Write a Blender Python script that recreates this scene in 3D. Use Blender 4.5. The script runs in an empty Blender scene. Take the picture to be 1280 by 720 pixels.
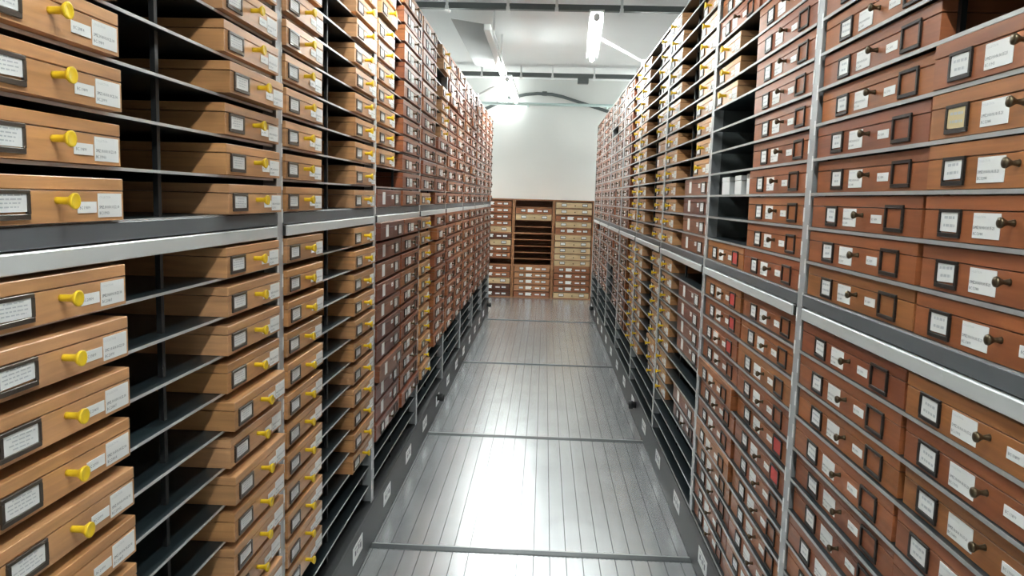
import bpy, bmesh, math, random
from mathutils import Matrix, Vector
rnd = random.Random(7)
C = bpy.context.scene.collection
R_ = math.radians
XL, XR = -0.697, 0.668          # front planes of the two shelving runs
PT = 0.19                       # plinth top
# ------------------------------------------------------------------ camera
F = 961.0
def _cam():
    vp = Vector((681-640, 248.2-360, F)); vz = Vector((411-640, 8420-360, F))
    Y = vp.normalized(); D = vz.normalized(); D = (D-Y*D.dot(Y)).normalized()
    X = D.cross(Y)
    if X.x < 0: X = -X
    return Matrix((X, Y, -D))    # rows: world axes in camera (x right, y down, z forward)
RC = _cam()
CAM = Vector((0, 0, 1.5))
def proj(p):
    c = RC.transposed() @ (Vector(p)-CAM)
    if c.z < 0.05: return None
    return 640+F*c.x/c.z, 360+F*c.y/c.z
cd = bpy.data.cameras.new('camera'); cam = bpy.data.objects.new('camera', cd); C.objects.link(cam)
M = Matrix([[RC[i][0], -RC[i][1], -RC[i][2]] for i in range(3)]).to_4x4()
M.translation = CAM; cam.matrix_world = M
cd.sensor_width = 36; cd.lens = F/1280*36; cd.clip_start = 0.02; cd.clip_end = 60
bpy.context.scene.camera = cam

# ------------------------------------------------------------------ materials
def mat(name, col=(.5,.5,.5), rough=.5, metal=0.0, var=0.06, scale=30, emit=None, bump=0.0, spec=.5):
    m = bpy.data.materials.new(name); m.use_nodes = True
    nt = m.node_tree; b = nt.nodes['Principled BSDF']
    b.inputs['Roughness'].default_value = rough; b.inputs['Metallic'].default_value = metal
    b.inputs['Specular IOR Level'].default_value = spec
    if emit:
        b.inputs['Base Color'].default_value = (*col, 1)
        b.inputs['Emission Color'].default_value = (*emit[0], 1); b.inputs['Emission Strength'].default_value = emit[1]
        return m
    tc = nt.nodes.new('ShaderNodeTexCoord'); n = nt.nodes.new('ShaderNodeTexNoise')
    n.inputs['Scale'].default_value = scale; n.inputs['Detail'].default_value = 3
    nt.links.new(tc.outputs['Object'], n.inputs['Vector'])
    mr = nt.nodes.new('ShaderNodeMapRange'); mr.inputs['To Min'].default_value = 1-var; mr.inputs['To Max'].default_value = 1+var
    nt.links.new(n.outputs['Fac'], mr.inputs['Value'])
    mx = nt.nodes.new('ShaderNodeVectorMath'); mx.operation = 'SCALE'; mx.inputs[0].default_value = col
    nt.links.new(mr.outputs[0], mx.inputs['Scale']); nt.links.new(mx.outputs[0], b.inputs['Base Color'])
    if bump:
        bp = nt.nodes.new('ShaderNodeBump'); bp.inputs['Strength'].default_value = bump; bp.inputs['Distance'].default_value = .002
        nt.links.new(n.outputs['Fac'], bp.inputs['Height']); nt.links.new(bp.outputs[0], b.inputs['Normal'])
    return m
def wood(name, src, rough=.38, island=None):
    m = bpy.data.materials.new(name); m.use_nodes = True
    nt = m.node_tree; b = nt.nodes['Principled BSDF']; L = nt.links.new; N = nt.nodes.new
    tc = N('ShaderNodeTexCoord'); oi = N('ShaderNodeObjectInfo')
    off = N('ShaderNodeVectorMath'); off.operation = 'SCALE'; off.inputs[0].default_value = (37, 19, 53)
    L(oi.outputs['Random'], off.inputs['Scale'])
    ad = N('ShaderNodeVectorMath'); ad.operation = 'ADD'; L(tc.outputs['Object'], ad.inputs[0]); L(off.outputs[0], ad.inputs[1])
    mp = N('ShaderNodeMapping'); mp.inputs['Scale'].default_value = (5, 5, 75); L(ad.outputs[0], mp.inputs['Vector'])
    n1 = N('ShaderNodeTexNoise'); n1.inputs['Scale'].default_value = 1; n1.inputs['Detail'].default_value = 5; n1.inputs['Distortion'].default_value = .6
    L(mp.outputs[0], n1.inputs['Vector'])
    mp2 = N('ShaderNodeMapping'); mp2.inputs['Scale'].default_value = (4, 4, 16); L(ad.outputs[0], mp2.inputs['Vector'])
    n2 = N('ShaderNodeTexNoise'); n2.inputs['Scale'].default_value = 1; L(mp2.outputs[0], n2.inputs['Vector'])
    m1 = N('ShaderNodeMapRange'); m1.inputs['From Min'].default_value=.3; m1.inputs['From Max'].default_value=.7; m1.inputs['To Min'].default_value=.8; m1.inputs['To Max'].default_value=1.14
    m2 = N('ShaderNodeMapRange'); m2.inputs['From Min'].default_value=.3; m2.inputs['From Max'].default_value=.7; m2.inputs['To Min'].default_value=.84; m2.inputs['To Max'].default_value=1.14
    L(n1.outputs['Fac'], m1.inputs['Value']); L(n2.outputs['Fac'], m2.inputs['Value'])
    mu = N('ShaderNodeMath'); mu.operation='MULTIPLY'; L(m1.outputs[0], mu.inputs[0]); L(m2.outputs[0], mu.inputs[1])
    sc = N('ShaderNodeVectorMath'); sc.operation='SCALE'; L(mu.outputs[0], sc.inputs['Scale'])
    if src == 'object': L(oi.outputs['Color'], sc.inputs[0])
    elif src == 'island':
        g = N('ShaderNodeNewGeometry'); cr = N('ShaderNodeValToRGB'); L(g.outputs['Random Per Island'], cr.inputs[0])
        cr.color_ramp.elements[0].color = (*island[0],1); cr.color_ramp.elements[1].color = (*island[1],1); L(cr.outputs[0], sc.inputs[0])
    else: sc.inputs[0].default_value = src
    L(sc.outputs[0], b.inputs['Base Color'])
    b.inputs['Roughness'].default_value = rough
    bp = N('ShaderNodeBump'); bp.inputs['Strength'].default_value=.12; bp.inputs['Distance'].default_value=.001
    L(n1.outputs['Fac'], bp.inputs['Height']); L(bp.outputs[0], b.inputs['Normal'])
    return m
W = wood('drawer_wood', 'object', .36)
WM = wood('drawer_wood_mass', 'island', .36, ((.24,.078,.035),(.33,.115,.05)))
WC = wood('cabinet_wood', (.36,.16,.07), .45)
YEL = mat('yellow_plastic', (.80,.55,.02), .35, var=.04)
BRZ = mat('bronze', (.10,.075,.045), .32, .75, .2)
HOLD = mat('holder_metal', (.085,.07,.058), .35, .5, .25, 60)
HOLDK = mat('holder_black', (.022,.018,.016), .38, .4, .25, 60)
PAPER = mat('paper', (.80,.81,.80), .6, var=.03)
OLDP = mat('yellowed_paper', (.62,.50,.27), .6, var=.06)
REDP = mat('red_card', (.50,.06,.05), .6, var=.06)
INK = mat('ink', (.12,.13,.15), .6, var=.1)
INKL = mat('pale_ink', (.50,.52,.54), .6, var=.1)
STEEL = mat('dark_shelf_steel', (.022,.033,.038), .34, .25, .12, 8)
EDGE = mat('bare_steel_edge', (.44,.45,.45), .38, .35, .08)
EDGEL = mat('bright_steel_edge', (.62,.63,.63), .36, .35, .06)
BEAM = mat('beam_grey', (.115,.125,.135), .45, .15, .08, 6)
RAIL = mat('rail_aluminium', (.66,.69,.69), .35, .25, .04, 6)
POST = mat('post_steel', (.46,.48,.49), .4, .3, .08, 12)
BLACK = mat('black_plastic', (.012,.013,.014), .45, var=.15)
PLIN = mat('plinth_charcoal', (.014,.0155,.017), .5, .0, .15, 5)
WALL = mat('wall_paint', (.80,.81,.79), .75, var=.02, scale=3)
CEIL = mat('ceiling_paint', (.78,.80,.80), .7, var=.025, scale=2.5)
TRAY = mat('cable_tray_grey', (.12,.135,.135), .45, .3, .1)
WHITEM = mat('white_enamel', (.78,.80,.80), .35, var=.02)
TEALP = mat('pale_pipe', (.55,.68,.66), .4, var=.04)
TUBE = mat('lit_tube', (1,1,1), .4, emit=((.95,1.0,.97), 44.0))
BULB = mat('lit_bulb', (1,1,1), .4, emit=((.95,1.0,.97), 4.0))

# ------------------------------------------------------------------ mesh building
class MB:
    def __init__(s): s.v=[]; s.f=[]; s.m=[]; s.mats=[]; s.sm=[]
    def mi(s, m):
        if m not in s.mats: s.mats.append(m)
        return s.mats.index(m)
    def add(s, vs, fs, m, smooth=False):
        b=len(s.v); s.v+= [tuple(v) for v in vs]; k=s.mi(m)
        for f in fs: s.f.append([b+i for i in f]); s.m.append(k); s.sm.append(smooth)
        return s
    def box(s, x0,x1,y0,y1,z0,z1, m, c=0.0, front=None):
        if c<=0:
            vs=[(x0,y0,z0),(x1,y0,z0),(x1,y1,z0),(x0,y1,z0),(x0,y0,z1),(x1,y0,z1),(x1,y1,z1),(x0,y1,z1)]
            fs=[(3,2,1,0),(4,5,6,7),(0,1,5,4),(1,2,6,5),(2,3,7,6),(3,0,4,7)]
            if front:
                s.add(vs,[f for i,f in enumerate(fs) if i!=2],m); return s.add([vs[i] for i in (0,1,5,4)],[(0,1,2,3)],front)
            return s.add(vs,fs,m)
        bm=bmesh.new(); bmesh.ops.create_cube(bm,size=1)
        for v in bm.verts: v.co=Vector((x0+(v.co.x+.5)*(x1-x0), y0+(v.co.y+.5)*(y1-y0), z0+(v.co.z+.5)*(z1-z0)))
        bmesh.ops.bevel(bm,geom=list(bm.edges),offset=c,segments=1,affect='EDGES',profile=.5)
        bm.verts.index_update()
        s.add([v.co[:] for v in bm.verts],[[v.index for v in f.verts] for f in bm.faces],m); bm.free(); return s
    def lathe(s, prof, m, n=14, axis='y', o=(0,0,0)):       # prof: (distance along axis, radius)
        vs=[]; fs=[]
        for t,r in prof:
            for i in range(n):
                a=2*math.pi*i/n; p=(r*math.cos(a), r*math.sin(a))
                q={'y':(p[0],t,p[1]),'x':(t,p[0],p[1]),'z':(p[0],p[1],t)}[axis]
                vs.append((q[0]+o[0],q[1]+o[1],q[2]+o[2]))
        for k in range(len(prof)-1):
            for i in range(n): fs.append((k*n+i,k*n+(i+1)%n,(k+1)*n+(i+1)%n,(k+1)*n+i))
        fs.append(tuple(range(n))); fs.append(tuple(range((len(prof)-1)*n,len(prof)*n)))
        return s.add(vs,fs,m,True)
    def tube(s, pts, r, m, n=10):
        pts=[Vector(p) for p in pts]; vs=[]; fs=[]
        for k,p in enumerate(pts):
            d=((pts[min(k+1,len(pts)-1)]-pts[max(k-1,0)])).normalized()
            u=d.cross(Vector((0,0,1)) if abs(d.z)<.9 else Vector((1,0,0))).normalized(); w=d.cross(u)
            for i in range(n):
                a=2*math.pi*i/n; vs.append(p+u*(r*math.cos(a))+w*(r*math.sin(a)))
        for k in range(len(pts)-1):
            for i in range(n): fs.append((k*n+i,k*n+(i+1)%n,(k+1)*n+(i+1)%n,(k+1)*n+i))
        fs.append(tuple(range(n))); fs.append(tuple(range((len(pts)-1)*n,len(pts)*n)))
        return s.add(vs,fs,m,True)
    def merge(s, o, off=(0,0,0), swap=None, mw=None):
        b=len(s.v)
        for v in o.v:
            p=(v[0]+off[0],v[1]+off[1],v[2]+off[2])
            s.v.append(tuple(mw@Vector(p)) if mw else p)
        mm=[s.mi((swap or {}).get(m,m)) for m in o.mats]
        for f,k,q in zip(o.f,o.m,o.sm): s.f.append([b+i for i in f]); s.m.append(mm[k]); s.sm.append(q)
        return s
    def mesh(s, name):
        me=bpy.data.meshes.new(name); me.from_pydata(s.v,[],s.f)
        for m in s.mats: me.materials.append(m)
        me.polygons.foreach_set('material_index',s.m); me.polygons.foreach_set('use_smooth',s.sm)
        bm=bmesh.new(); bm.from_mesh(me); bmesh.ops.recalc_face_normals(bm,faces=bm.faces[:]); bm.to_mesh(me); bm.free()
        me.update(); return me
def new(name, me, parent=None, loc=(0,0,0), rz=0.0, col=None):
    o=bpy.data.objects.new(name, me); C.objects.link(o)
    if parent: o.parent=parent
    o.location=loc; o.rotation_euler=(0,0,rz)
    if col: o.color=(*col,1)
    return o
def tag(o, label, cat, group=None):
    o['label']=label; o['category']=cat
    if group: o['group']=group
    return o
def struct(name, mb):
    o=new(name, mb.mesh(name)); o['kind']='structure'; return o
ORD=['first','second','third','fourth','fifth','sixth','seventh','eighth','ninth','tenth','eleventh','twelfth','thirteenth','fourteenth','fifteenth']

# ------------------------------------------------------------------ the room
CH=3.3; YB=12.0; YF=-2.6; RX=1.95
fl=bpy.data.materials.new('floor_aluminium'); fl.use_nodes=True
def floor_nodes(nt):
    b=nt.nodes['Principled BSDF']; N=nt.nodes.new; L=nt.links.new
    tc=N('ShaderNodeTexCoord'); sx=N('ShaderNodeSeparateXYZ'); L(tc.outputs['Object'], sx.inputs[0])
    a=N('ShaderNodeMath'); a.operation='MULTIPLY'; a.inputs[1].default_value=1/0.0685; L(sx.outputs['X'],a.inputs[0])
    fr=N('ShaderNodeMath'); fr.operation='FRACT'; L(a.outputs[0],fr.inputs[0])
    lt=N('ShaderNodeMath'); lt.operation='LESS_THAN'; lt.inputs[1].default_value=.055; L(fr.outputs[0],lt.inputs[0])
    mp=N('ShaderNodeMapping'); mp.inputs['Scale'].default_value=(26,1.2,1); L(tc.outputs['Object'],mp.inputs['Vector'])
    n=N('ShaderNodeTexNoise'); n.inputs['Scale'].default_value=1; n.inputs['Detail'].default_value=4; L(mp.outputs[0],n.inputs['Vector'])
    n2=N('ShaderNodeTexNoise'); n2.inputs['Scale'].default_value=3.5; n2.inputs['Detail'].default_value=6; n2.inputs['Distortion'].default_value=1.2; L(tc.outputs['Object'],n2.inputs['Vector'])
    mr=N('ShaderNodeMapRange'); mr.inputs['From Min'].default_value=.3; mr.inputs['From Max'].default_value=.7; mr.inputs['To Min'].default_value=.92; mr.inputs['To Max'].default_value=1.05; L(n.outputs['Fac'],mr.inputs['Value'])
    mx=N('ShaderNodeMix'); mx.data_type='RGBA'; L(lt.outputs[0],mx.inputs['Factor'])
    sc=N('ShaderNodeVectorMath'); sc.operation='SCALE'; sc.inputs[0].default_value=(.67,.695,.715);
    L(sc.outputs[0],mx.inputs['A']); mx.inputs['B'].default_value=(.16,.17,.18,1); L(mx.outputs['Result'],b.inputs['Base Color'])
    rr=N('ShaderNodeMapRange'); rr.inputs['From Min'].default_value=.3; rr.inputs['From Max'].default_value=.7; rr.inputs['To Min'].default_value=.90; rr.inputs['To Max'].default_value=1.06; L(n2.outputs['Fac'],rr.inputs['Value'])
    pm=N('ShaderNodeMath'); pm.operation='MULTIPLY'; L(mr.outputs[0],pm.inputs[0]); L(rr.outputs[0],pm.inputs[1]); L(pm.outputs[0],sc.inputs['Scale'])
    b.inputs['Roughness'].default_value=.27; b.inputs['Metallic'].default_value=.8
    bp=N('ShaderNodeBump'); bp.inputs['Strength'].default_value=.3; bp.inputs['Distance'].default_value=.001; bp.invert=True; L(lt.outputs[0],bp.inputs['Height']); L(bp.outputs[0],b.inputs['Normal'])
floor_nodes(fl.node_tree)
struct('floor', MB().box(-RX,RX,YF,YB,-.08,0,fl))
TRIM=mat('floor_joint_steel',(.10,.11,.115),.4,.6,.2,20)
for i,yy in enumerate((1.53,3.12,4.71,6.86,9.36)):
    mb=MB()
    mb.box(XL+.002,XR-.002,yy-.019,yy+.019,-.001,.0025,TRIM)
    mb.box(XL+.002,XR-.002,yy+.019,yy+.027,-.001,.003,EDGE)
    for k in range(66): mb.box(XL+.02+k*.0205,XL+.028+k*.0205,yy-.026,yy-.021,-.001,.0012,TRIM)
    struct('trim_%d'%(i+1), mb)
struct('ceiling', MB().box(-RX,RX,YF,YB,CH,CH+.1,CEIL))
struct('wall_back', MB().box(-RX,RX,YB,YB+.1,0,CH,WALL))
struct('wall_front', MB().box(-RX,RX,YF-.1,YF,0,CH,WALL))
struct('wall_left', MB().box(-RX-.1,-RX,YF,YB,0,CH,WALL))
struct('wall_right', MB().box(RX,RX+.1,YF,YB,0,CH,WALL))

# ceiling trays: dark rail with clips, hung from the ceiling
def tray(yy, label, box=None):
    r=tag(new('cable_tray',None,None,(0,yy,3.15)),label,'cable tray','cable trays under the ceiling')
    new('rail',MB().box(-1.9,1.9,-.03,.03,0,.05,TRAY).box(-1.9,1.9,.06,.085,.055,.07,TRAY).mesh('rail'),r)
    cl=MB().box(-.016,.016,-.04,.10,-.014,.02,WHITEM).box(-.012,.012,-.036,-.026,-.012,.15,WHITEM).mesh('clip')
    for x in (-.92,-.38,.05,.62,1.2): new('clip',cl,r,(x,0,0))
    if box is not None: new('junction_box',MB().box(-.075,.075,-.05,.05,-.075,.0,TRAY,.006).mesh('junction_box'),r,(box,0,0))
tray(7.04,'dark cable tray crossing the ceiling above the hanging tube lamp')
tray(10.82,'dark cable tray with a junction box, nearer the white end wall',.47)
# conduit bent over the end wall, pale pipe in front of it
k=(YB-.02)/10.75
pts=[(-1.3,2.56),(-.875,2.69),(-.549,2.848),(-.30,2.905),(-.146,2.921),(.051,2.915),(.2,2.885),(.767,2.718),(1.2,2.585)]
mb=MB().tube([(x*k,YB-.03,1.5+(z-1.5)*k) for x,z in pts],.024,TRAY)
mb.box(-.09,-.02,YB-.056,YB-.003,3.055,3.115,TRAY)
tag(new('conduit',mb.mesh('conduit')),'dark bent conduit arching across the top of the white end wall','conduit')
mb=MB().tube([(-1.9,11.7,2.885),(1.9,11.7,2.90)],.022,TEALP)
for x in (-.3,.9): mb.box(x-.012,x+.012,11.69,12.0,2.88,2.905,TEALP)
tag(new('pipe',mb.mesh('pipe')),'pale green straight pipe spanning the aisle before the end wall','pipe')

# lamps on arms from the shelf tops
def arm_lamp(name,label,p0,p1,root,up):
    r=tag(new(name,None,None,(*root,)),label,'lamp','tube lamps over the aisle')
    o=Vector(root); a=Vector(p0)-o; b=Vector(p1)-o; d=(b-a).normalized()
    new('tube',MB().tube([a+d*.04,b-d*.04],.019,TUBE,14).mesh('tube'),r)
    hb=MB()
    u=Vector((0,0,.032))
    sd=d.cross(Vector((0,0,1))).normalized()*.05
    for (w0,w1,h0,h1) in ((-1,1,.032,.046),(-1,-.86,.012,.032),(.86,1,.012,.032)):
        q=[]
        for pnt in (a,b):
            q+=[pnt+sd*w0+Vector((0,0,h0)),pnt+sd*w1+Vector((0,0,h0)),pnt+sd*w1+Vector((0,0,h1)),pnt+sd*w0+Vector((0,0,h1))]
        hb.add(q,[(3,2,1,0),(4,5,6,7),(0,1,5,4),(1,2,6,5),(2,3,7,6),(3,0,4,7)],WHITEM)
    new('batten',hb.mesh('batten'),r)
    cap=MB().tube([a-d*.005,a+d*.04],.024,WHITEM,12).mesh('end_cap'); new('end_cap',cap,r)
    cap=MB().tube([b-d*.04,b+d*.005],.024,WHITEM,12).mesh('end_cap'); new('end_cap',cap,r)
    m=a+(b-a)*up+u
    new('arm',MB().tube([(0,0,.02),m],.011,WHITEM,8).mesh('arm'),r)
    new('bracket',MB().box(-.03,.03,-.03,.03,0,.045,WHITEM,.005).mesh('bracket'),r)
TL, TR = 2.486, 2.470
arm_lamp('tube_lamp','lit bare tube lamp on an arm from the right shelving top',(.311,5.395,2.73),(.375,7.036,2.73),(XR+.03,5.75,TR),.45)
arm_lamp('tube_lamp','glaring tube lamp on an arm from the left shelving, far along aisle',(-.435,8.242,2.73),(-.415,10.196,2.73),(XL-.03,7.85,TL),.1)
arm_lamp('tube_lamp','tube lamp above the second left shelving bay',(-.44,2.1,2.73),(-.44,3.7,2.73),(XL-.03,3.17,TL),.45)
arm_lamp('tube_lamp','added unseen tube lamp over the camera end of the aisle',(.15,-.7,2.73),(.15,.9,2.73),(XR+.03,.86,TR),.8)  # added lamp out of view, brightens the near shelving
for x0,x1,lb in ((1.2,1.65,'added unseen tube lamp on the end wall beyond the right shelving'),(-1.65,-1.2,'added unseen tube lamp on the end wall beyond the left shelving')):  # added lamps, out of sight, to brighten the end wall and cabinets
    rr_=tag(new('added_wall_lamp',None,None,((x0+x1)/2,YB,2.1)),lb,'lamp')
    hw=(x1-x0)/2
    new('tube',MB().tube([(-hw,-.14,0),(hw,-.14,0)],.019,TUBE,12).mesh('tube'),rr_)
    new('batten',MB().box(-hw-.02,hw+.02,-.05,0,-.03,.03,WHITEM,.004).box(-hw-.02,-hw+.005,-.165,-.05,-.026,.026,WHITEM).box(hw-.005,hw+.02,-.165,-.05,-.026,.026,WHITEM).mesh('batten'),rr_)
# strip luminaire hung at the left; grey sheet stands in for a ceiling shadow
r=tag(new('strip_light',None,None,(-.545,6.7,2.9)),'white strip luminaire with grey sheet as ceiling shadow, lit only at its far end','lamp')
new('housing',MB().box(-.02,.04,0,2.44,0,.055,WHITEM,.006).mesh('housing'),r)
new('shadow_wing',MB().add([(-.02,0,.05),(-.30,0,.09),(-.30,2.3,.09),(-.02,2.44,.05),(-.02,0,.053),(-.30,0,.093),(-.30,2.3,.093),(-.02,2.44,.053)],[(0,1,2,3),(4,5,6,7),(0,1,5,4),(1,2,6,5),(2,3,7,6),(3,0,4,7)],mat('ceiling_shadow_grey',(.40,.42,.42),.5,var=.03)).mesh('shadow_wing'),r)
new('conduit_line',MB().tube([(.055,.1,.02),(.055,2.4,.02)],.008,WHITEM,8).mesh('conduit_line'),r)
new('tube',MB().tube([(.012,1.75,-.02),(.012,2.42,-.02)],.016,TUBE,12).mesh('tube'),r)
for y in (.8,2.1): new('hanger',MB().box(0,.02,y,y+.02,.05,.40,WHITEM).mesh('hanger'),r)
# lamp cluster on the end wall
r=tag(new('wall_lamp',None,None,(-.62,YB,2.96)),'lit twin lamp fixture mounted high on the white end wall','lamp')
new('plate',MB().box(-.14,.16,-.03,0,-.05,.06,WHITEM,.006).mesh('plate'),r)
new('bulb',MB().lathe([(-.26,.02),(-.24,.06),(-.17,.075),(-.09,.06),(-.03,.03)],BULB,16,'y',(-.06,0,0)).mesh('bulb'),r)
new('bulb',MB().lathe([(-.2,.01),(-.185,.03),(-.15,.038),(-.1,.03),(-.03,.02)],BULB,16,'y',(.12,0,-.10)).mesh('bulb'),r)
new('stem',MB().box(.11,.13,-.06,-.02,-.1,-.02,WHITEM).mesh('stem'),r)

# ------------------------------------------------------------------ drawers
def text_mb(s, size, m, x, z, y=-.0007):
    cu=bpy.data.curves.new('t','FONT'); cu.body=s; cu.size=size; cu.resolution_u=1
    ob=bpy.data.objects.new('t',cu); C.objects.link(ob)
    me=bpy.data.meshes.new_from_object(ob.evaluated_get(bpy.context.evaluated_depsgraph_get()))
    mb=MB(); mb.add([(v.co.x+x,y,v.co.y+z) for v in me.vertices],[list(p.vertices) for p in me.polygons],m)
    bpy.data.objects.remove(ob); bpy.data.curves.remove(cu); bpy.data.meshes.remove(me); return mb
def lines(mb, x0,x1,z0,z1,n,m,rg,y,center=True,h=.35):
    dz=(z1-z0)/n
    for i in range(n):
        zc=z1-(i+.5)*dz; w=(x1-x0)*rg.uniform(.5,.95); xs=(x0+x1-w)/2 if center else x0
        x=xs
        while x<xs+w-.001:
            l=min(rg.uniform(.004,.012),xs+w-x); mb.add([(x,y,zc-dz*h/2),(x+l,y,zc-dz*h/2),(x+l,y,zc+dz*h/2),(x,y,zc+dz*h/2)],[(0,1,2,3)],m); x+=l+.0022
def holder(w,h,m,t=.006,d=.004):
    mb=MB()
    mb.box(0,w,-d,0,0,t*1.25,m,.0008); mb.box(0,w,-d,0,h-t,h,m,.0008)
    mb.box(0,t,-d,0,t*1.25,h-t,m); mb.box(w-t,w,-d,0,t*1.25,h-t,m); return mb
def card(w,h,m,rg,ink=INKL,n=4):
    mb=MB().box(0,w,-.0012,0,0,h,m)
    if n: lines(mb,.004,w-.004,.004,h-.004,n,ink,rg,-.0015)
    return mb
def plate(w,h,rg,txt=None,kind=0,m=PAPER):
    mb=MB().box(0,w,-.0009,0,0,h,m)
    if kind==1:      # number label: one faint line, two bold
        if txt:
            mb.merge(text_mb('COLLECTION',.005,INKL,.003,h-.0076,-.0012)); mb.merge(text_mb(txt[0],.0066,INK,.0022,h*.37,-.0012)); mb.merge(text_mb(txt[0],.0066,INK,.0024,h*.37,-.00121)); mb.merge(text_mb(txt[1],.0068,INK,.0022,h*.12,-.0012))
        else:
            for z0,z1,f,mm in ((.80,.87,.6,INKL),(.38,.52,.92,INK),(.14,.28,.5,INK)):
                mb.add([(.003,-.0012,h*z0),(.003+(w-.006)*f,-.0012,h*z0),(.003+(w-.006)*f,-.0012,h*z1),(.003,-.0012,h*z1)],[(0,1,2,3)],INKL)
    elif kind==2:
        if txt: mb.merge(text_mb(txt,.0066,INK,.004,h*.34,-.0012))
        else: mb.add([(.004,-.0012,h*.38),(w*.6,-.0012,h*.38),(w*.6,-.0012,h*.62),(.004,-.0012,h*.62)],[(0,1,2,3)],INKL)
    return mb
KY=MB().lathe([(0,.0052),(-.004,.0052),(-.018,.0056),(-.0225,.0092),(-.0255,.0115),(-.0285,.0118),(-.0292,.0105),(-.0282,.008)],YEL,18)
KB=MB().lathe([(0,.0056),(-.003,.0044),(-.010,.0034),(-.0145,.0060),(-.0185,.0084),(-.0215,.0076),(-.0232,.004)],BRZ,18)
PW,PH,PD=.335,.066,.44
BH=.0752
rg=random.Random(3)
NUM=['20991','19899','20814','19903','20807','20902']
TXT=[('SMZ.10.010.10.22.10','BC.'+n) for n in NUM]
TXB=[('DMZ.10.010.10.15.21','BC.'+n) for n in ('11899','11903','12084')]
def body(w,h,d,seam):
    return (MB().box(0,w,0,d,0,seam,W,.0004), MB().box(-.0002,w+.0002,-.0004,d,seam+.0016,h,W,.0010))
SPEC={}
def spec(key, base, parts): SPEC[key]=dict(base=base,parts=parts)
# parts: (name, MB variants, offset, parent index or None, label)
b,l=body(PW,PH,PD,.0455)
spec('pine',b,[('lid',[l],(0,0,0),None),('knob',[KY],(.162,0,.032),None,'yellow knob'),
  ('card_holder',[holder(.082,.040,HOLD)],(.02,0,.0065),None,'metal card holder'),
  ('card',[card(.071,.029,PAPER,rg) for _ in range(4)],(.0255,-.001,.0135),2,'printed white card'),
  ('number_label',[plate(.066,.037,rg,t,1) for t in TXT],(.2625,-.0002,.0055),None,'white number label'),
  ('barcode_label',[plate(.048,.017,rg,'BC '+t,2) for t in NUM[:3]],(.209,-.0009,.013),None,'small white label')])
spec('pine_plain',b,[('lid',[l],(0,0,0),None),('number_label',[plate(.062,.036,rg,None,1)],(.2625,-.0002,.0055),None,'white number label'),
  ('card',[card(.05,.035,PAPER,rg)],(.02,0,.010),None,'white card')])
def brown(key,bw,hh=BH,sh=0.0):
    b,l=body(bw,hh,PD,.0505)
    s=bw/.56
    P=[('lid',[l],(0,0,0),None),('knob',[KB],(.303*s-sh,0,.035),None,'dark bronze knob'),
     ('card_holder',[holder(.068,.047,HOLDK)],(.098*s-sh,0,.006),None,'black card holder'),
     ('card',[card(.057,.034,PAPER,rg,INKL,2) for _ in range(4)],(.098*s-sh+.0055,-.001,.014),2,'white card'),
     ('number_label',[plate(.072,.039,rg,t,1) for t in TXB],(.200*s-sh,-.0002,.009),None,'white number label'),
     ('barcode_label',[plate(.050,.017,rg,'BC '+t,2) for t in ('11899','11903')],(.348*s-sh,-.0002,.020),None,'small white label'),
     ('empty_holder',[holder(.078,.052,HOLDK)],(.415*s-sh,0,.006),None,'empty black card holder')]
    spec(key,b,P)
    spec(key+'_red',b,P+[('red_card',[card(.066,.038,REDP,rg,INK,0)],(.415*s-sh+.006,-.001,.013),6,'red card')])
    spec(key+'_old',b,P[:3]+[('card',[card(.057,.034,OLDP,rg,INKL,2)],(.098*s-sh+.0055,-.001,.014),2,'yellowed card')]+P[4:])
    spec(key+'_labels',b,[('lid',[l],(0,0,0),None),('tall_label',[plate(.052,.052,rg,None,0)],(.115*s,0,.010),None,'white label'),
      ('barcode_label',[plate(.038,.018,rg,None,2)],(.325*s,0,.032),None,'small white label'),
      ('card_holder',[holder(.085,.05,HOLD)],(.40*s,0,.006),None,'metal card holder'),('card',[card(.072,.037,PAPER,rg)],(.40*s+.006,-.001,.013),3,'white card')])
brown('redL',.524,.0728); brown('redR',.562); brown('redN',.565,BH,.045)
meshes={}
def me_of(key, mb):
    if key not in meshes: meshes[key]=mb.mesh(key[0] if isinstance(key,tuple) else key)
    return meshes[key]
def joined(key):
    s=SPEC[key]; mb=MB().merge(s['base'])
    for p in s['parts']: mb.merge(p[1][0],p[2])
    return mb
PALE=[(.54,.275,.115),(.51,.255,.105),(.56,.295,.135),(.49,.245,.10),(.53,.285,.14)]
RED=[(.29,.093,.034),(.26,.082,.031),(.33,.112,.036),(.245,.072,.030),(.32,.122,.040),(.28,.09,.036)]
DARKRED=[(.17,.055,.034),(.15,.05,.034),(.19,.06,.034),(.22,.08,.04)]
DRAWERS=[]   # collected first, ranked by size in the photograph
def plan(side, key, wid, hgt, y_near, z, col, label, push=0.0):
    x=XL if side=='L' else XR
    cs=[]
    for yy in (y_near,y_near+wid):
        for zz in (z,z+hgt):
            q=proj((x,yy,zz)) if yy>.2 else None
            if q: cs.append(q)
    if not cs: return
    u0,u1=min(c[0] for c in cs),max(c[0] for c in cs); v0,v1=min(c[1] for c in cs),max(c[1] for c in cs)
    if u1<-25 or u0>1305 or v1<-25 or v0>745: return
    w=min(u1,1280)-max(u0,0); h=min(v1,720)-max(v0,0)
    DRAWERS.append(dict(side=side,key=key,y=y_near,w=wid,z=z,col=col,label=label,push=push,area=max(w,0)*max(h,0),px=u1-u0))
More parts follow.
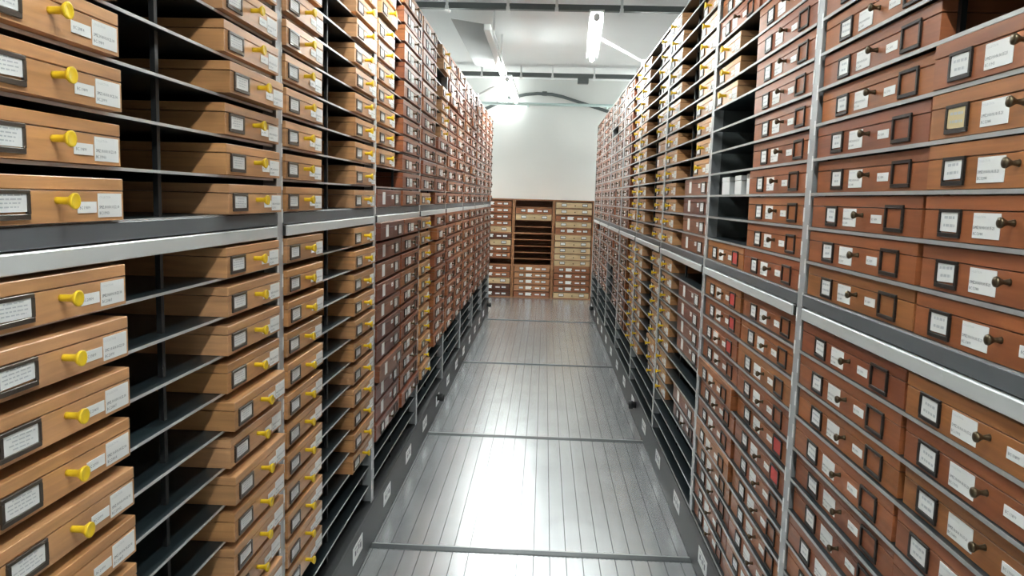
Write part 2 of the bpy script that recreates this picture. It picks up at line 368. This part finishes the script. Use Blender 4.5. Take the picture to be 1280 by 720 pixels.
def place(d):
    side=d['side']; s=SPEC[d['key']]; pale=d['key'].startswith('pine')
    name='pine_drawer' if pale else 'mahogany_drawer'
    jit=d['push']
    if side=='L': loc=(XL+jit,d['y'],d['z']); rz=R_(90)
    else: loc=(XR-jit,d['y']+d['w'],d['z']); rz=R_(-90)
    grp='pine drawers on the shelving' if pale else 'red-brown drawers on the shelving'
    if d['px']<20:
        o=new(name,me_of((name,d['key'],'joined'),joined(d['key'])),None,loc,rz,d['col'])
        return tag(o,d['label'],'drawer',grp)
    o=tag(new(name,me_of((name,d['key']),s['base']),None,loc,rz,d['col']),d['label'],'drawer',grp)
    made=[]
    for p in s['parts']:
        k=rnd.randrange(len(p[1])); me=me_of((p[0],d['key'],p[0]=='card',id(p[1][k])),p[1][k])
        par=o; off=Vector(p[2])
        if p[3] is not None: par=made[p[3]]; off=off-Vector(s['parts'][p[3]][2])
        c=new(p[0],me,par,off,0,d['col'])
        if p[0]=='card' and p[3] is not None:
            c.rotation_euler=(0,rnd.gauss(0,.025),0); c.location.z+=rnd.uniform(-.001,.003)
        if len(p)>4: c['label']=p[4]
        made.append(c)
    return o

# ------------------------------------------------------------------ shelving
PITCHL,PITCHR=.0865,.085
ABL=[1.445+PITCHL*k for k in range(13)]; BEL=[1.306-PITCHL*k for k in range(13)]
ABR=[1.278+PITCHR*k for k in range(15)]; BER=[1.132-PITCHR*k for k in range(12)]
PL=[2.01-1.135+1.135*k for k in range(9)]; PR=[.80+1.2*k for k in range(9)]
SD=.50
def build_bays(side):
    posts=PL if side=='L' else PR; A=ABL if side=='L' else ABR; B=BEL if side=='L' else BER
    wid=posts[1]-posts[0]; top=A[-1]
    pw=.045; iw=wid-pw
    fr=.010 if side=='L' else -.0          # shelf lip behind the front plane
    # local frame of a bay: x along the run (viewed from the aisle), y into the shelf, z up; origin at bay middle on the plinth
    sh=MB()
    sh.box(-iw/2,iw/2,fr,SD-.02,-.0022,0,STEEL); sh.box(-iw/2,iw/2,fr-.001,fr+.002,-.0055 if side=='L' else -.0072,0,EDGE if side=='R' else EDGEL)
    shelf=sh.mesh('shelf')
    post=MB().box(-pw/2,pw/2,0,.003,0,top+.004-PT,POST).box(-.003,.003,.003,.042,0,top+.004-PT,POST)
    zz=.06; i=0
    while zz<top-PT-.05:
        sx=pw/2-.009 if i%2 else -pw/2; post.box(sx,sx+.009,-.0008,.0001,zz,zz+.036,WHITEM); zz+=.0432; i+=1
    post=post.mesh('post')
    rear=MB().box(-.02,.02,SD-.03,SD-.002,0,top-PT,BLACK).mesh('rear_post')
    back=MB().box(-iw/2,iw/2,SD-.012,SD-.008,0,top-PT,STEEL)
    back=back.mesh('back_panel')
    sidep=MB().box(-.002,.002,.043,SD-.031,0,top-PT,mat('side_sheet',(.10,.115,.115),.45,.2,.1)).mesh('side_panel')
    bar=MB().box(-.006,.006,.034,.044,.0,top-PT-.003,BLACK).mesh('divider_bar')
    zb=A[0]
    beam=MB().box(-iw/2,iw/2,-.003,.030,-.031,-.0001,BEAM,.0015).mesh('beam')
    rail=MB().box(-iw/2+.014,iw/2-.014,-.008,.02,-.0625,-.034,RAIL,.002).mesh('rail')
    br=MB().box(-.013,.013,-.004,.02,-.062,-.033,BLACK,.002).mesh('rail_bracket')
    for i in range(8):
        y0,y1=posts[i],posts[i+1]; ym=(y0+y1)/2
        look={'L':['light drawers and wide gaps','light drawers and empty bottom shelves','half light, half red-brown drawers','light drawers at its lower near column','red-brown drawers only','red-brown drawers only','red-brown drawers only','red-brown drawers only'],
              'R':['red-brown drawers','three white boxes','empty shelves near its foot','light drawers at both its ends','light drawers in its near column','one empty opening high up','red-brown drawers only','red-brown drawers only']}[side][i]
        lab='%s steel shelving bay on %s side, with %s'%(ORD[i],'left' if side=='L' else 'right',look)
        r=tag(new('shelving_bay',None,None,(XL if side=='L' else XR,ym,PT),R_(90) if side=='L' else R_(-90)),lab,'shelving','%s shelving bays'%('left' if side=='L' else 'right'))
        sg=1 if side=='L' else -1
        for z in A+B: new('shelf',shelf,r,(0,0,z-PT))
        for q in ([-1,1] if i==0 else [1]):
            xx=sg*q*wid/2
            new('post',post,r,(xx,0,0)); new('rear_post',rear,r,(xx,0,0)); new('side_panel',sidep,r,(xx,0,0))
        new('back_panel',back,r); new('divider_bar',bar,r)
        new('beam',beam,r,(0,0,zb-PT-.0023)); new('rail',rail,r,(0,0,zb-PT-.0023))
        for q in (-1,1): new('rail_bracket',br,r,(q*(iw/2-.013),0,zb-PT-.0023))
    # plinth (mobile carriage)
    ya,yb=posts[0]-.03,posts[-1]+.03
    r=tag(new('carriage_plinth',None,None,(XL if side=='L' else XR,(ya+yb)/2,0),R_(90) if side=='L' else R_(-90)),
          'long charcoal plinth under the %s shelving, dotted with white cards'%('left' if side=='L' else 'right'),'plinth')
    h=(yb-ya)/2
    new('fascia',MB().box(-h,h,-.004,.03,.004,PT-.022,PLIN,.002).mesh('fascia'),r)
    new('deck',MB().box(-h,h,-.006,SD,PT-.021,PT-.0005,PLIN,.002).mesh('deck'),r)
    pc=MB().box(-.078,.078,-.0055,-.004,-.033,.033,PAPER)
    for z0,z1,x0,x1 in ((-.010,.010,-.050,-.030),(-.012,.006,-.014,-.004),(-.006,.012,.008,.022),(-.012,.010,.034,.052),(.019,.022,-.05,.045)):
        pc.add([(x0,-.006,z0),(x1,-.006,z0),(x1,-.006,z1),(x0,-.006,z1)],[(0,1,2,3)],INK)
    pc=pc.mesh('plinth_card')
    ys=[2.30+.57*k for k in range(13)] if side=='L' else [2.295+.6*k for k in range(14)]
    for yy in ys:
        if yy<yb: new('plinth_card',pc,r,((yy-(ya+yb)/2)*(1 if side=='L' else -1),0,.105))
    bf=MB().lathe([(-.004,.024),(-.018,.022),(-.03,.028),(-.05,.029),(-.055,.024)],BLACK,16,'y').mesh('buffer')
    for yy in (5.13,9.75): new('buffer',bf,r,((yy-(ya+yb)/2)*(1 if side=='L' else -1),0,.125))
build_bays('L'); build_bays('R')

def lab(kind,row,ab,col,bay,side):
    look={'pine':'light wood yellow-knobbed drawer','pine_plain':'light wood drawer without knob','red':'red-brown wooden drawer','labels':'dark red knobless drawer'}[kind]
    return '%s, %s row %s beam, %s column, %s bay on %s'%(look,ORD[row],ab,col,ORD[bay],'left' if side=='L' else 'right')
def row_z(side,ab,k):
    return {('L','a'):ABL,('L','b'):BEL,('R','a'):ABR,('R','b'):BER}[(side,ab)][k]+.0009
def put(side,bay,ab,k,colname,kind,variant=''):
    posts=PL if side=='L' else PR
    y0,y1=posts[bay]+.0235,posts[bay+1]-.0235; mid=(posts[bay]+posts[bay+1])/2
    z=row_z(side,ab,k)
    j=rnd.uniform(.005,.012) if side=='L' else rnd.uniform(-.012,-.002)
    if rnd.random()<.08: j+=rnd.uniform(.005,.014)
    if kind.startswith('pine'):
        key=kind; w=PW; y=y0+rnd.uniform(.001,.008) if colname=='near' else y1-PW-rnd.uniform(.001,.008)
        h=PH; col=rnd.choice(PALE); lk=kind
        if variant=='mid': y=mid+.02
    else:
        w=.524 if side=='L' else .562
        y=y0+.002 if colname=='near' else mid+.0085
        base='redL' if side=='L' else 'redR'
        if side=='R' and bay==0 and colname=='near': base='redN'; w=.565; y=y0+.004
        key=base+({'':'','red':'_red','old':'_old','labels':'_labels'}[variant]); h=BH if side=='R' else .0728; lk='labels' if variant=='labels' else 'red'
        col=rnd.choice(DARKRED if variant=='labels' else RED)
        if kind=='dark': col=rnd.choice(DARKRED)
    g=rnd.uniform(.93,1.07); col=tuple(c*g for c in col)
    plan(side,key,w,h,y,z,col,lab(lk,k,'above' if ab=='a' else 'below',colname,bay,side),j)
# left run
for k in range(12):
    for c in ('near','far'): put('L',0,'a',k,c,'pine'); put('L',1,'a',k,c,'pine')
for k in range(13):
    for c in ('near','far'): put('L',0,'b',k,c,'pine')
    if k<12: put('L',1,'b',k,'near','pine')
    if k<11: put('L',1,'b',k,'far','pine')
for k in range(12):
    if k==0: put('L',2,'a',k,'near','dark','labels')
    elif k>1: put('L',2,'a',k,'near','pine')
    put('L',2,'a',k,'far','red')
for k in range(11):
    put('L',2,'b',k,'near','dark','labels' if k<10 else ''); put('L',2,'b',k,'far','red')
for k in range(12):
    put('L',3,'a',k,'near','pine' if k==0 else 'red')
    if k<5: put('L',3,'a',k,'far','red')
    elif k!=9: put('L',3,'a',k,'far','pine')
for k in range(11):
    put('L',3,'b',k,'near','pine')
    if k<10: put('L',3,'b',k,'far','red')
for b_ in range(4,8):
    for k in range(12):
        for c in ('near','far'): put('L',b_,'a',k,c,'red')
    for k in range(10):
        for c in ('near','far'): put('L',b_,'b',k,c,'red')
# right run
for k in range(14):
    if k<6: put('R',0,'a',k,'near','red','old' if k==4 else '')
    put('R',0,'a',k,'far','red'); put('R',1,'a',k,'near','red')
    if k==0: put('R',1,'a',k,'far','red','red')
    elif k in (7,8,9): put('R',1,'a',k,'far','pine')
    elif k>9: put('R',1,'a',k,'far','red')
for k in range(12):
    for b_ in (0,1):
        for c in ('near','far'):
            v='red' if (b_==1 and c=='far' and k in (0,1,2)) or (b_==1 and c=='near' and k in (4,5)) else ''
            put('R',b_,'b',k,c,'red',v)
for k in range(14):
    if k<4: put('R',2,'a',k,'near','dark','labels')
    else: put('R',2,'a',k,'near','pine')
    put('R',2,'a',k,'far','pine')
    put('R',3,'a',k,'near','pine_plain' if k in (5,6) else 'pine')
    put('R',3,'a',k,'far','pine'); put('R',4,'a',k,'near','pine'); put('R',4,'a',k,'far','red')
for k in range(9):
    if k in (1,2,3,4,7): put('R',2,'b',k,'near','dark','labels')
    if k==8: put('R',2,'b',k,'near','dark')
    put('R',2,'b',k,'far','pine'); put('R',3,'b',k,'near','pine'); put('R',3,'b',k,'far','pine'); put('R',4,'b',k,'near','pine')
    put('R',4,'b',k,'far','red')
for b_ in range(5,8):
    for k in range(14):
        for c in ('near','far'):
            if not (b_==5 and c=='far' and k==10): put('R',b_,'a',k,c,'red')
    for k in range(8):
        for c in ('near','far'):
            if (b_==5 and c=='far' and k>3) or (b_==7 and c=='near' and k==0): continue
            put('R',b_,'b',k,c,'red')
reds=sorted([d for d in DRAWERS if not d['key'].startswith('pine')],key=lambda d:-d['area'])
keep,rest=reds[:320],reds[320:]
for d in DRAWERS:
    if d['key'].startswith('pine'): place(d)
for d in keep: place(d)
mass=MB()
for d in rest:
    jm=joined(d['key'])
    if d['side']=='L': mw=Matrix.Translation((XL+d['push'],d['y'],d['z']))@Matrix.Rotation(R_(90),4,'Z')
    else: mw=Matrix.Translation((XR-d['push'],d['y']+d['w'],d['z']))@Matrix.Rotation(R_(-90),4,'Z')
    mass.merge(jm,swap={W:WM},mw=mw)
print('drawers', len(DRAWERS), 'red', len(reds), 'rest', len(rest))
if rest:
    o=tag(new('distant_drawer',mass.mesh('distant_drawer')),'remaining small red-brown drawers filling the far bays on both sides','drawer'); o['kind']='stuff'

# three small white boxes
for (ya,yb_,h,w,t) in ((2.90,3.015,.066,'farthest of three, standing alone',.0),(2.73,2.815,.067,'middle of three',.0),(2.622,2.693,.070,'beside the drawer',.01)):
    mb=MB().box(0,yb_-ya,0,.12,0,h*.72,WHITEM,.0015); r=tag(new('small_box',None,None,(XR+.012+t,yb_,ABR[3]+.0004),R_(-90)),'small white cardboard box on a shelf, %s'%w,'box','white boxes on the shelf')
    new('box_base',mb.mesh('box_base'),r)
    new('box_lid',MB().box(-.001,yb_-ya+.001,-.001,.121,h*.725,h,WHITEM,.0015).mesh('box_lid'),r)

# ------------------------------------------------------------------ drawer cabinets at the far end
CP=[(.60,.43,.245),(.64,.46,.265)]; CR=[(.33,.12,.05),(.29,.10,.042)]; CL=[(.42,.19,.085)]; CD=[(.12,.04,.022)]
LAY=['rrrrp|dprre|rrpdd','erpee|eeeee|lllLr','pprpr|ppppp|rrrrp']
CABH=1.485; CW=.594; CDP=.45; YC=11.53
names=['mostly red-brown drawers, behind the left shelving end','open empty compartments in its middle','mostly pale drawers, by the right shelving']
def cab_front(w,h,kind):
    base=MB().box(0,w,0,.42,0,h,W,.0015); P=[]
    kb=MB().lathe([(0,.006),(-.01,.005),(-.015,.009),(-.02,.009),(-.022,.005)],BRZ,12)
    if kind=='p':
        P=[('card_holder',holder(.078,.044,HOLDK),(w*.15,0,h*.26)),('card',card(.066,.03,PAPER,rg),(w*.15+.006,-.001,h*.26+.008)),
           ('card_holder',holder(.078,.044,HOLDK),(w*.73,0,h*.26)),('card',card(.066,.03,PAPER,rg),(w*.73+.006,-.001,h*.26+.008)),('knob',kb,(w*.53,0,h*.45))]
    else:
        P=[('card_holder',holder(.070,.042,HOLDK),(w*.14,0,h*.26)),('card',card(.058,.03,PAPER,rg),(w*.14+.006,-.001,h*.26+.007)),
           ('number_label',plate(.092,.046,rg,None,0),(w*.33,-.0002,h*.24)),('barcode_label',plate(.066,.020,rg,None,0),(w*.60,-.0002,h*.36)),
           ('card_holder',holder(.074,.040,HOLDK),(w*.765,0,h*.24)),('card',card(.062,.028,PAPER,rg),(w*.765+.006,-.001,h*.24+.007)),('knob',kb,(w*.5,0,h*.45))]
    return base,P
DH=.078
cf={k:cab_front(CW-.062,DH,k) for k in 'pr'}
cfm={k:(v[0].mesh('drawer'),[(n,m.mesh(n),o) for n,m,o in v[1]]) for k,v in cf.items()}
for ci,lay in enumerate(LAY):
    x0=-1.052+ci*.597
    r=tag(new('drawer_cabinet',None,None,(x0,YC,0)),'wooden cabinet at the aisle end with %s'%names[ci],'cabinet','wooden cabinets at the end of the aisle')
    cb=MB().box(0,.018,0,CDP,0,CABH,WC,.001).box(CW-.018,CW,0,CDP,0,CABH,WC,.001).box(.018,CW-.018,CDP-.012,CDP,0,CABH,WC)
    cb.box(.018,CW-.018,0,CDP-.012,CABH-.02,CABH,WC); cb.box(.018,CW-.018,0,CDP-.012,.0,.018,WC)
    new('carcass',cb.mesh('carcass'),r)
    rows=lay.replace('|',''); zt=CABH-.02; ph=(CABH-.038)/15
    rn=MB().box(.0185,CW-.0185,.004,CDP-.013,-.009,0,WC); rn=rn.mesh('runner_shelf')
    rt=MB().box(.0185,CW-.0185,-.002,CDP-.013,-.016,.004,WC).mesh('divider_shelf')
    for k,c in enumerate(rows):
        z=zt-(k+1)*ph
        if k<14: new('divider_shelf' if k in (4,9) else 'runner_shelf',rt if k in (4,9) else rn,r,(0,0,z))
        if c=='e': continue
        kk='p' if c=='p' else 'r'; me,P=cfm[kk]
        col=rnd.choice({'p':CP,'r':CR,'l':CL,'L':CL,'d':CD}[c])
        o=new('drawer',me,r,(.031,rnd.uniform(-.012,.002),z+.0052 if k in (4,9) else z+.001),0,col); o['label']={'p':'pale wooden drawer','r':'red-brown wooden drawer','l':'light brown wooden drawer','L':'light brown wooden drawer','d':'dark brown wooden drawer'}[c]
        for n,m,off in P: new(n,m,o,off,0,col)

# ------------------------------------------------------------------ light & view
w=bpy.data.worlds.new('world'); bpy.context.scene.world=w; w.use_nodes=True
w.node_tree.nodes['Background'].inputs[0].default_value=(.8,.9,1,1); w.node_tree.nodes['Background'].inputs[1].default_value=.05
vs=bpy.context.scene.view_settings
bpy.context.scene.display_settings.display_device='sRGB'
vs.view_transform='Standard'; vs.look='None'; vs.exposure=1.8; vs.gamma=1; vs.use_curve_mapping=False
